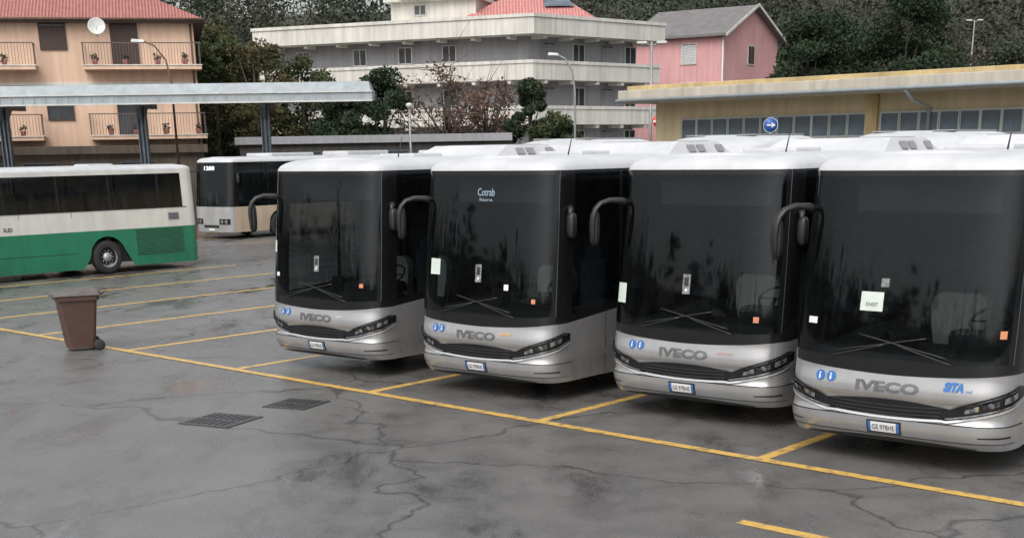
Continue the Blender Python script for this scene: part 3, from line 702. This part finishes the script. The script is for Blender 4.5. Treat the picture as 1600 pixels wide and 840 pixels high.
def gable_roof(mb,x0,x1,y0,y1,ze,zr,k,t=0.18,oh=0.5):
    x0-=oh;x1+=oh; ym=(y0+y1)/2; y0-=oh;y1+=oh
    for (ya,yb) in ((y0,ym),(ym,y1)):
        za,zb=(ze,zr) if ya==y0 else (zr,ze)
        mb.hexa([(x0,ya,za-t),(x1,ya,za-t),(x1,yb,zb-t),(x0,yb,zb-t),(x0,ya,za),(x1,ya,za),(x1,yb,zb),(x0,yb,zb)],k)

PR=0.235; PX,PY=-15.78,74.0
def PW(x,y): return (PX+x*math.cos(PR)-y*math.sin(PR), PY+x*math.sin(PR)+y*math.cos(PR))
def peach():
    root=obj('apartment_house',None,loc=(PX,PY,0),rz=PR,label="peach apartment house with balconies and red tiled roof",cat="house")
    W_=24; De=11; ze=10.0
    w=MB(); w.prism([(-W_,0),(0,0),(0,De),(-W_,De)],0,ze,'peach'); w.box((-W_/2,-0.02,6.95),(W_+0.04,0.06,0.14),'offwhite'); obj('wall',w,root)
    r=MB(); o=0.6; zr=12.8
    x0,x1,y0,y1=-W_-o,o,-o,De+o; ym=De/2
    r.add([(x0,y0,ze),(x1,y0,ze),(x1,y1,ze),(x0,y1,ze),(x0+5.5,ym,zr),(x1-5.5,ym,zr)],[(0,1,5,4),(1,2,5),(2,3,4,5),(3,0,4),(3,2,1,0)],'tile')
    r.prism([(x0,y0),(x1,y0),(x1,y1),(x0,y1)],ze-0.16,ze-0.004,'shutter'); obj('roof',r,root)
    gut=MB(); gut.tube([(x0,y0-0.05,ze-0.02),(x1,y0-0.05,ze-0.02)],0.07,'rust',8); gut.tube([(-0.15,-0.06,ze-0.2),(-0.15,-0.06,0.2)],0.05,'rust',8); obj('gutter',gut,root)
    p0,p1=(-W_,0),(0,0)
    for fl,zs in ((0,7.80),(1,4.42),(2,1.1)):
        for xc,wd in ((-3.5,1.25),(-10.4,1.0),(-13.6,1.1)):
            window_on(root,p0,p1,W_+xc,zs+1.1,wd,2.05,shut='shutter' if fl==0 else None,frame='shutter',name='balcony_door')
        window_on(root,p0,p1,W_-7.0,zs+1.40,1.2,1.15,frame='shutter',shut='shutter' if fl==0 else None)
        for xa,xb in ((-5.6,0.25),(-14.4,-7.9)):
            if fl==2: continue
            b=MB(); b.box(((xa+xb)/2,-0.62,zs-0.12),(xb-xa,1.2,0.2),'peach'); b.box(((xa+xb)/2,-0.64,zs-0.02),(xb-xa+0.08,1.24,0.05),'concrete')
            bo=obj('balcony',b,root)
            q=MB()
            for x in np.arange(xa+0.05,xb,0.15): q.box((x,-1.18,zs+0.52),(0.02,0.02,0.98),'railing')
            q.box(((xa+xb)/2,-1.18,zs+1.03),(xb-xa,0.05,0.05),'railing')
            for xx in (xa+0.03,xb-0.03):
                q.box((xx,-0.62,zs+1.03),(0.05,1.08,0.04),'railing')
                for yy in np.arange(-1.05,-0.05,0.15): q.box((xx,yy,zs+0.52),(0.02,0.02,0.96),'railing')
            obj('railing',q,bo)
            for x in np.arange(xa+0.8,xb-0.4,1.5):
                x+=rng.uniform(-0.3,0.3)
                pt=MB(); pt.lathe([(0.001,0),(0.12,0),(0.16,0.25),(0.14,0.25),(0.001,0.22)],'tile',axis='Z',seg=12)
                L=np.clip(rng.normal(0,0.09,(60,3)),-0.16,0.16)
                for c in L: 
                    d=rng.normal(0,0.05,(3,3)); pt.add([(c+d[i]+np.array([0,0,0.34])) for i in range(3)],[(0,1,2)],'leafdark')
                X,Y=PW(x,-0.95); obj('potted_plant',pt,loc=(X,Y,zs+0.006),label="small potted plant standing on the apartment balcony",cat="plant",group="potted plants on the balconies")
    d=MB(); d.lathe([(0.001,0.0),(0.2,0.03),(0.36,0.09),(0.43,0.14),(0.42,0.145),(0.35,0.10),(0.2,0.04),(0.001,0.012)],'frame',axis='Y'); d.tube([(0,0.02,0),(0,0.02,-0.5),(0,0.5,-0.7)],0.025,'pole',6); d.tube([(0,0,-0.3),(0,-0.4,0)],0.015,'pole',6)
    X,Y=PW(-4.75,-1.25); obj('satellite_dish',d,loc=(X,Y,9.55),label="round pale satellite dish fixed above the balcony railing",cat="satellite dish",rot=(0.35,0,0.25+math.pi))
M['leafdark']=leafmat('leaf_dark',[(0.018,0.028,0.019),(0.032,0.048,0.028),(0.052,0.072,0.040)])
M['leafmid']=leafmat('leaf_mid',[(0.028,0.040,0.019),(0.052,0.067,0.030),(0.095,0.105,0.05)])
M['leafautumn']=leafmat('leaf_autumn',[(0.04,0.045,0.022),(0.08,0.075,0.037),(0.14,0.11,0.052)])
M['leafred']=leafmat('leaf_red',[(0.07,0.042,0.034),(0.13,0.075,0.058),(0.20,0.12,0.09)])
M['leafwood']=leafmat('leaf_wood',[(0.040,0.050,0.038),(0.052,0.062,0.045),(0.068,0.072,0.054),(0.095,0.085,0.068)],0.04,0.22)  # distance haze put into the colours: dark end lightened, range narrowed
peach()

def greyblock():
    root=obj('apartment_block',None,loc=(0,0,0),label="grey apartment block with pale concrete balcony bands",cat="building")
    out=[(-17.4,103),(2.36,95),(11.9,104),(2.5,117),(-13,120)]
    inn=inset(out,1.5)
    w=MB(); w.prism(inn,0,11.0,'greywall'); obj('wall',w,root)
    for z0,z1 in ((10.70,11.9),(7.86,9.05),(4.98,6.15),(2.2,3.3)):
        b=MB(); o2=inset(out,0.0) if z0<10 else inset(out,-0.25)
        b.prism(o2,z0,z1,'concrete'); b.prism(inset(out,-0.06 if z0<10 else -0.33),z1-0.16,z1+0.05,'concrete')
        for i in range(len(out)):
            a=Vector(out[i]); c=Vector(out[(i+1)%len(out)]); t=(c-a).normalized(); L=(c-a).length; nn=Vector((-t.y,t.x)); rz=math.atan2(t.y,t.x)
            for k in range(int(L/2.6)):
                q=a+t*(1.3+k*2.6)+nn*0.72; b.box((q.x,q.y,z0-0.12),(0.28,1.3,0.235),'concrete',rz=rz)
        obj('balcony' if z0<10 else 'roof',b,root)
    for zf in (6.15,9.03,3.3):
        zc=zf+0.75
        for d in (1.6,6.2,9.8,13.2): window_on(root,inn[0],inn[1],d,zc,0.95,1.0,frame='frame')
        for d in (2.0,5.0,8.0,10.5): window_on(root,inn[1],inn[2],d,zc-0.05,1.1,1.15,frame='greywall' if d in (2.0,8.0) else 'frame',shut='greywall' if d in (2.0,8.0) else None)
    ph=MB(); ph.prism([(-7.5,101),(-1.5,99.2),(-0.3,104),(-6.5,106)],11.9,13.3,'concrete'); 
    ph.prism([(-8.0,100.6),(-1.2,98.7),(0.2,104.4),(-6.8,106.4)],13.3,13.5,'concrete'); obj('penthouse',ph,root)
    g=MB(); g.add([(-6.9,99.9,13.5),(-4.6,99.2,13.5),(-4.6,99.2,14.4),(-6.9,99.9,13.55),(-6,104,13.5),(-3.9,103.5,13.5),(-3.9,103.5,14.4),(-6,104,13.55)],[(0,1,2,3),(7,6,5,4),(3,2,6,7),(1,5,6,2)],'concrete'); obj('dormer',g,root)
    window_on(root,(-7.5,101),(-1.5,99.2),2.2,12.75,0.8,0.6)
    r=MB(); r.add([(-2.6,98.5,11.95),(6.6,98.6,11.95),(8.4,106,11.95),(-1.6,108,11.95),(2.0,102.4,14.3),(3.6,102.6,14.3)],[(0,1,5,4),(1,2,5),(2,3,4,5),(3,0,4)],'redroof'); obj('red_roof',r,root)
    s=MB(); s.add([(3.3,99.7,12.82),(5.4,99.75,12.82),(4.6,101.6,13.85),(3.2,101.6,13.85)],[(0,1,2,3)],'panelight'); obj('skylight',s,root)
greyblock()

def pinkhouse():
    ang=math.atan2(7.0,-10.2)
    root=obj('pink_house',None,loc=(18.2,115,0),rz=ang+math.pi,label="pink plastered house with grey pitched roof and gable",cat="house")
    L,De=8.2,11.0; ze=12.1; zr=14.5
    w=MB(); w.prism([(-L,0),(0,0),(0,De),(-L,De)],0,ze,'pink')
    w.add([(0,0,ze),(0,De,ze),(0,De/2,zr-0.2),(-L,0,ze),(-L,De,ze),(-L,De/2,zr-0.2)],[(0,1,2),(5,4,3)],'pink'); obj('wall',w,root)
    r=MB(); gable_roof(r,-L,0,0,De,ze-0.1,zr,'slate',0.18,0.6); obj('roof',r,root)
    v=MB()
    for ya,yb,za,zb in ((-0.62,De/2,ze-0.35,zr-0.12),(De/2,De+0.62,zr-0.12,ze-0.35)):
        v.hexa([(0.60,ya,za),(0.66,ya,za),(0.66,yb,zb),(0.60,yb,zb),(0.60,ya,za+0.22),(0.66,ya,za+0.22),(0.66,yb,zb+0.22),(0.60,yb,zb+0.22)],'concrete')
    obj('bargeboard',v,root)
    for z in (10.6,7.6,4.6):
        window_on(root,(-L,0),(0,0),L-3.0,z,1.3,1.5,shut='frame' if z>8 else 'shutter')
        window_on(root,(0,0),(0,De),De*0.5,z,1.2,1.4,shut='shutter')
    dp=MB().tube([(0.08,-0.08,0.2),(0.08,-0.08,ze-0.2)],0.07,'concrete',8); obj('downpipe',dp,root)
pinkhouse()

def depot():
    R,D=PK(-31.2,39.6); root=obj('depot_building',None,loc=(R,D,0),rz=-PHI,label="long low ochre depot with ribbon windows and flat roof",cat="building")
    L=34; De=11
    w=MB(); w.prism([(0,0),(L,0),(L,De),(0,De)],0,4.85,'ochre'); obj('wall',w,root)
    x0=-0.45; x1=L+0.6; xm=(x0+x1)/2
    r=MB(); r.box((xm,De/2-0.4,5.06),(x1-x0,De+2.4,0.42),'depotedge',bev=0.03); r.box((xm+0.1,De/2-0.35,5.34),(x1-x0-0.3,De+2.1,0.14),'ochretrim',bev=0.02); obj('roof',r,root)
    gt=MB(); gt.tube([(x0,-1.68,4.93),(x1,-1.68,4.93)],0.06,'steel',8); obj('gutter',gt,root)
    ch=MB(); ch.tube([(10.6,-1.66,4.9),(10.6,-1.2,4.6),(10.6,-0.12,4.4),(10.6,-0.12,0.1)],0.06,'steel',10); obj('downpipe',ch,root)
    for xs,n in ((1.2,11),(8.95,11),(17.2,11),(25.3,10)):
        for i in range(n):
            window_on(root,(0,0),(L,0),xs+0.33+i*0.66,3.95,0.57,0.62,frame='tealframe',pane='panelight',mull=0)
    for x in (8.65,16.8,24.9): pl=MB(); pl.box((x,-0.06,2.4),(0.4,0.1,4.85),'ochretrim'); obj('pilaster',pl,root)
depot()

def canopy():
    rz=0.06; root=obj('bus_shelter',None,loc=(-24,62.6,0),rz=rz,label="long steel canopy on posts over the bus bays",cat="shelter")
    L=18.3; x0=-8
    r=MB(); r.hexa([(x0,0,5.58),(L,0,5.58),(L,4.8,5.8),(x0,4.8,5.8),(x0,0,5.98),(L,0,5.98),(L,4.8,6.2),(x0,4.8,6.2)],'steel')
    r.hexa([(x0,0.05,5.98),(L-0.05,0.05,5.98),(L-0.05,4.7,6.2),(x0,4.7,6.2),(x0,0.5,6.44),(L-0.15,0.5,6.44),(L-0.15,4.6,6.5),(x0,4.6,6.5)],'steel')
    for i in range(int((L-x0)/0.5)): r.box((x0+0.25+i*0.5,-0.012,5.78),(0.04,0.03,0.36),'steel')
    r.box(((x0+L)/2,-0.03,5.99),(L-x0,0.09,0.05),'frame'); r.box(((x0+L)/2,-0.03,5.60),(L-x0,0.09,0.06),'frame')
    obj('roof',r,root)
    for x in (1.3-8.6,1.5,7.7,13.3):
        p=MB()
        p.box((x,1.2,2.75),(0.07,0.42,5.5),'steeldark'); p.box((x-0.17,1.2,2.75),(0.05,0.42,5.5),'steeldark') ; p.box((x+0.17,1.2,2.75),(0.05,0.42,5.5),'steeldark'); p.box((x,1.2,2.75),(0.34,0.06,5.5),'steeldark')
        p.hexa([(x-0.12,0.3,5.42),(x+0.12,0.3,5.42),(x+0.12,4.6,5.5),(x-0.12,4.6,5.5),(x-0.12,0.3,5.57),(x+0.12,0.3,5.57),(x+0.12,4.6,5.75),(x-0.12,4.6,5.75)],'steeldark')
        p.hexa([(x-0.1,1.0,4.9),(x+0.1,1.0,4.9),(x+0.1,1.4,4.9),(x-0.1,1.4,4.9),(x-0.1,0.4,5.5),(x+0.1,0.4,5.5),(x+0.1,2.4,5.5),(x-0.1,2.4,5.5)],'steeldark')
        obj('post',p,root)
canopy()
def lowb(name,loc,L,d,h,k,label,rz=0.0,windows=True):
    root=obj(name,None,loc=(loc[0],loc[1],0),rz=rz,label=label,cat="building")
    w=MB(); w.prism([(0,0),(L,0),(L,d),(0,d)],0,h-0.4,k); obj('wall',w,root)
    r=MB(); r.box((L/2,d/2-0.15,h-0.2),(L+0.4,d+0.2,0.4),'wallbrown' if k=='wallbrown' else 'greywall',bev=0.02); obj('roof',r,root)
    if windows:
        for i in range(int(L/2.4)): window_on(root,(0,0),(L,0),1.2+i*2.4,h-1.3,1.6,0.9,frame='steeldark',mull=1)
lowb('storage_building',PW(-19,-1.62),19.0,1.4,3.9,'wallbrown',"low brown storage building behind the bus shelter",rz=PR)
lowb('storage_building',(-14.2,76),14.7,6,4.25,'darkwall',"low dark storage building with flat grey roof")

def lamp(R,D,H,arm,label,k='pole',base=0,rz=0.0,double=False):
    root=obj('street_lamp',None,loc=(R,D,base),rz=rz,label=label,cat="street lamp")
    p=MB()
    if arm: pts=[(0,0,0),(0,0,H*0.55),(0,0,H*0.78),(-arm*0.12,0,H*0.90),(-arm*0.45,0,H*0.975),(-arm*0.8,0,H)]; rd=[0.08,0.06,0.05,0.045,0.04,0.035]
    else: pts=[(0,0,0),(0,0,H)]; rd=[0.08,0.05]
    p.tube(pts,rd,k,8); obj('pole',p,root)
    if arm and not double:
        h=MB(); h.hexa([(-arm-0.25,-0.12,H-0.03),(-arm*0.75,-0.08,H-0.05),(-arm*0.75,0.08,H-0.05),(-arm-0.25,0.12,H-0.03),(-arm-0.2,-0.08,H+0.1),(-arm*0.75,-0.05,H+0.06),(-arm*0.75,0.05,H+0.06),(-arm-0.2,0.08,H+0.1)],'frame'); obj('lamp_head',h,root)
    elif double:
        for sg in (-1,1):
            h=MB(); h.tube([(0,0,H-0.15),(sg*0.3,0,H-0.05)],0.03,k,6); h.box((sg*0.42,0,H-0.02),(0.42,0.22,0.1),'frame',bev=0.02); obj('lamp_head',h,root)
    else:
        h=MB().lathe([(0.001,H+0.25),(0.16,H+0.2),(0.18,H+0.1),(0.08,H-0.02),(0.001,H-0.03)],'frame',axis='Z',seg=12); obj('lamp_head',h,root)
lamp(3.8,70,7.8,1.1,"tall grey street lamp with curved arm")
lamp(-15.8,68.2,8.6,1.5,"rusty brown street lamp with long curved arm",'rust')
lamp(6.5,60,7.6,0,"tall slim street lamp with two flat heads",double=True)
lamp(-4.6,72,5.5,0,"short street lamp with small round head")
lamp(36.8,110,12.3,0,"distant street lamp with two flat heads",double=True)
def sign(R,D,z,r,kind,label):
    root=obj('traffic_sign',None,loc=(R,D,0),label=label,cat="traffic sign")
    p=MB().tube([(0,0,0),(0,0,z+r)],0.03,'pole',8); obj('pole',p,root)
    f=MB(); f.lathe([(0.001,-0.045),(r,-0.045),(r,-0.03),(0.001,-0.03)],'red' if kind=='no' else 'signblue',c=(0,0,z),axis='Y',seg=28)
    f.lathe([(r-0.012,-0.05),(r,-0.05)],'whitep',c=(0,0,z),axis='Y',seg=28)
    if kind=='no': f.box((0,-0.052,z),(r*1.5,0.01,r*0.34),'whitep')
    else:
        f.box((-0.03,-0.052,z),(r*0.8,0.01,r*0.18),'whitep'); f.add([(0.03,-0.057,z-r*0.36),(r*0.66,-0.057,z),(0.03,-0.057,z+r*0.36)],[(0,1,2)],'whitep')
    obj('sign_plate',f,root)
sign(8.55,44,3.98,0.23,'arrow',"round blue sign with white arrow on a pole")
sign(6.75,59.5,4.42,0.26,'no',"round red no-entry sign on a thin pole")

# ------------------------------------------------------------ trees
def leaves_np(centers,radii,counts,size):
    C=np.repeat(centers,counts,axis=0); Rr=np.repeat(radii,counts,axis=0); N=len(C)
    d=rng.normal(0,1,(N,3)); d/=np.linalg.norm(d,axis=1,keepdims=True); u=rng.random((N,1))**0.45
    p=C+d*u*Rr
    a=rng.normal(0,1,(N,3)); a/=np.linalg.norm(a,axis=1,keepdims=True)
    b=np.cross(a,rng.normal(0,1,(N,3))); b/=np.linalg.norm(b,axis=1,keepdims=True)
    s_=size*(0.5+rng.random((N,1)))
    return np.stack([p-a*s_,p-b*s_*0.55,p+a*s_,p+b*s_*0.55],axis=1).reshape(-1,3)
def quads_mesh(name,q,k):
    me=bpy.data.meshes.new(name); nv=len(q); nf=nv//4
    me.vertices.add(nv); me.vertices.foreach_set("co",q.ravel().astype(np.float32))
    me.loops.add(nv); me.loops.foreach_set("vertex_index",np.arange(nv,dtype=np.int32))
    me.polygons.add(nf); me.polygons.foreach_set("loop_start",np.arange(0,nv,4,dtype=np.int32)); me.polygons.foreach_set("loop_total",np.full(nf,4,dtype=np.int32))
    me.update(); me.materials.append(M[k]); return me
def tree(R,D,H,wr,k,label,dens=1.0,base=1.5,n=30,leaf=0.16,name='tree',z0=0):
    root=obj(name,None,loc=(R,D,z0),label=label,cat="tree")
    t=MB(); lean=rng.normal(0,0.15,2)
    pts=[(lean[0]*z/H*2,lean[1]*z/H*2,z) for z in np.linspace(0,H*0.85,7)]
    t.tube(pts,list(np.linspace(0.05*wr+0.12,0.03,7)),'bark',8)
    cen=[];rad=[]
    for i in range(n):
        f=rng.random(); z=base+(H-base)*(0.08+0.88*f); rr=wr*math.sqrt(max(0.02,1-(2*f-0.95)**2*0.9))*math.sqrt(rng.random())*0.85; r=wr*rng.uniform(0.20,0.36)
        a=rng.random()*2*math.pi; c=(rr*math.cos(a),rr*math.sin(a),min(z,H-r*0.5)); cen.append(c); rad.append((r,r,r*0.75))
        if i<14 or dens<0.5:
            zz=max(0.8,z*0.55); t.tube([(lean[0]*zz/H*2,lean[1]*zz/H*2,zz),(c[0]*0.5,c[1]*0.5,(zz+c[2])/2+0.2),c],[0.07,0.045,0.015],'bark',5)
            if dens<0.5:
                for kk in range(7):
                    e=np.array(c)+rng.normal(0,1,3)*r*0.9; t.tube([c,tuple((np.array(c)+e)/2+rng.normal(0,0.08,3)),tuple(e)],[0.025,0.015,0.006],'bark',4)
    obj('trunk',t,root)
    cnt=np.full(n,int(320*dens)); q=leaves_np(np.array(cen),np.array(rad),cnt,leaf)
    obj('crown',quads_mesh('crown',q,k),root)
T=[(-17.6,87,10.6,3.2,'leafmid',"leafy green tree behind the bus shelter",1.0),(-14.4,84,10.0,2.9,'leafautumn',"green tree turning yellow behind the shelter",0.8),
(-12.0,86,9.2,2.8,'leafmid',"leafy green tree in front of the grey block",0.9),(-18.2,92,11.5,3.0,'leafautumn',"yellowing tree beside the peach house",0.8),
(-7.0,82,7.9,2.5,'leafdark',"dense dark green tree with rounded crown",1.5),(-9.4,83,6.9,2.4,'leafdark',"dense dark green tree with low crown",1.3),
(-3.4,84,8.4,3.6,'leafred',"sparse reddish autumn tree before the grey block",0.22),(-0.6,86,7.6,2.8,'leafred',"sparse reddish autumn tree before the grey block",0.20),
(1.8,84,7.3,1.7,'leafdark',"compact dark green tree beside the street lamp",1.3),(3.3,82,5.4,1.7,'leafmid',"low green bush beside the street lamp",0.9),
(21.9,99,12.0,3.1,'leafdark',"large dark evergreen tree behind the depot",1.5),(24.6,103,12.4,3.2,'leafdark',"large dark evergreen tree behind the depot",1.4),(28.0,97,13.6,4.2,'leafdark',"very large dark evergreen tree with broad crown",1.8),
(32.0,104,11.8,3.2,'leafwood',"dull green tree beside the wooded slope",1.2),(34.8,108,10.6,3.5,'leafred',"brown leafless-looking tree on the wooded slope",0.35),(38.5,106,10.4,3.6,'leafwood',"dull green tree beside the wooded slope",1.0)]
for a in T:
    R,D,H,w_,k,lb,de=a; big=w_>=3.0 and k!='leafred'
    tree(R,D,H,w_,k,lb,de,n=64 if big else 38,leaf=0.115 if big else 0.10)

# ------------------------------------------------------------ hills
def Hh(az):
    fr=max(0,math.cos(az))**2
    return 15+9*fr+3*math.sin(az*3+1)*(1-fr)+2*math.sin(az*7)
def hill():
    na=120; vs=[];fs=[]
    rad=[118,130,142,155,170,185,200,220,250,300,360,420,480,560]; nr=len(rad)
    for i in range(na):
        az=2*math.pi*i/na
        for j,r in enumerate(rad):
            f=min(1,max(0,(r-128)/70)); f=f*f*(3-2*f)
            z=-0.5+Hh(az)*f+ (r-200)*0.01*(r>200)+ rng.normal(0,0.4)*(f>0)
            vs.append((r*math.sin(az),r*math.cos(az)+5,z))
    for i in range(na):
        for j in range(nr-1):
            a=i*nr+j; b=((i+1)%na)*nr+j; fs.append((a,a+1,b+1,b))
    m=MB(); m.add(vs,fs,'hillmat',True); obj('hill',m,kind='structure')
M['hillmat']=mat('hill_soil',(0.075,0.08,0.06),0.95,0,0.3,0.08)  # colour lightened to lift the shaded gaps between leaves, as haze would
hill()
def hz(R,D):
    az=math.atan2(R,D-5); r=math.hypot(R,D-5); f=min(1,max(0,(r-128)/70)); f=f*f*(3-2*f)
    return -0.5+Hh(az)*f
cen=[];rad=[]
while len(cen)<1500:
    az=rng.uniform(-0.56,0.56); r=127+66*rng.random()**1.1
    R,D=r*math.sin(az),5+r*math.cos(az); z=hz(R,D); hh=rng.uniform(6,10.5); w_=rng.uniform(1.8,3.4)
    cen.append((R,D,z+hh*0.42)); rad.append((w_,w_,hh*0.58))
cen=np.array(cen);rad=np.array(rad)
q=leaves_np(cen,rad,np.full(len(cen),230),0.24)
obj('hillside_woods',quads_mesh('woods',q,'leafwood'),kind='stuff',label="dense dark mixed woods covering the hillside",cat="woods")
cen=[];rad=[]
for i in range(700):
    az=rng.uniform(0.60,2*math.pi-0.60); r=127+60*rng.random(); R,D=r*math.sin(az),5+r*math.cos(az); hh=rng.uniform(6,10); cen.append((R,D,hz(R,D)+hh*0.4)); rad.append((3.5,3.5,hh*0.6))
q=leaves_np(np.array(cen),np.array(rad),np.full(700,30),1.0)
obj('hillside_woods',quads_mesh('woods2',q,'leafwood'),kind='stuff',label="dense dark mixed woods surrounding the yard",cat="woods")

# ------------------------------------------------------------ light
w=bpy.data.worlds.new("World"); S.world=w; w.use_nodes=True; n=w.node_tree.nodes; l=w.node_tree.links
bg=n["Background"]; sky=n.new("ShaderNodeTexSky"); sky.sky_type='NISHITA'; sky.sun_disc=False
sky.sun_elevation=math.radians(50); sky.sun_rotation=math.radians(200); sky.dust_density=5; sky.air_density=1.3
hs=n.new("ShaderNodeHueSaturation"); hs.inputs["Saturation"].default_value=0.28; hs.inputs["Value"].default_value=1.42; l.new(sky.outputs["Color"],hs.inputs["Color"]); l.new(hs.outputs["Color"],bg.inputs["Color"])
bg.inputs["Strength"].default_value=0.15
sl=bpy.data.lights.new("sun",'SUN'); sl.energy=0.75; sl.angle=math.radians(60); sl.color=(1,0.98,0.96)
so=bpy.data.objects.new("sun",sl); COL.objects.link(so)
az=math.radians(200); el=math.radians(50); d=Vector((math.sin(az)*math.cos(el),math.cos(az)*math.cos(el),math.sin(el)))
so.rotation_euler=d.to_track_quat('Z','Y').to_euler()
S.view_settings.view_transform='Standard'; S.view_settings.look='None'; S.view_settings.exposure=0

# ------------------------------------------------------------ camera
cam=bpy.data.cameras.new("cam"); co=bpy.data.objects.new("camera",cam); COL.objects.link(co); S.camera=co
cam.sensor_width=36; cam.sensor_fit='HORIZONTAL'; cam.lens=36*2065/1600; cam.shift_x=8.0/1600; cam.shift_y=482/1600
cam.clip_end=2000; cam.clip_start=0.1
co.matrix_world=Matrix.Translation((0,0,3.384))@Matrix.Rotation(math.pi/2-0.313,4,'X')@Matrix.Rotation(-0.017,4,'Z')
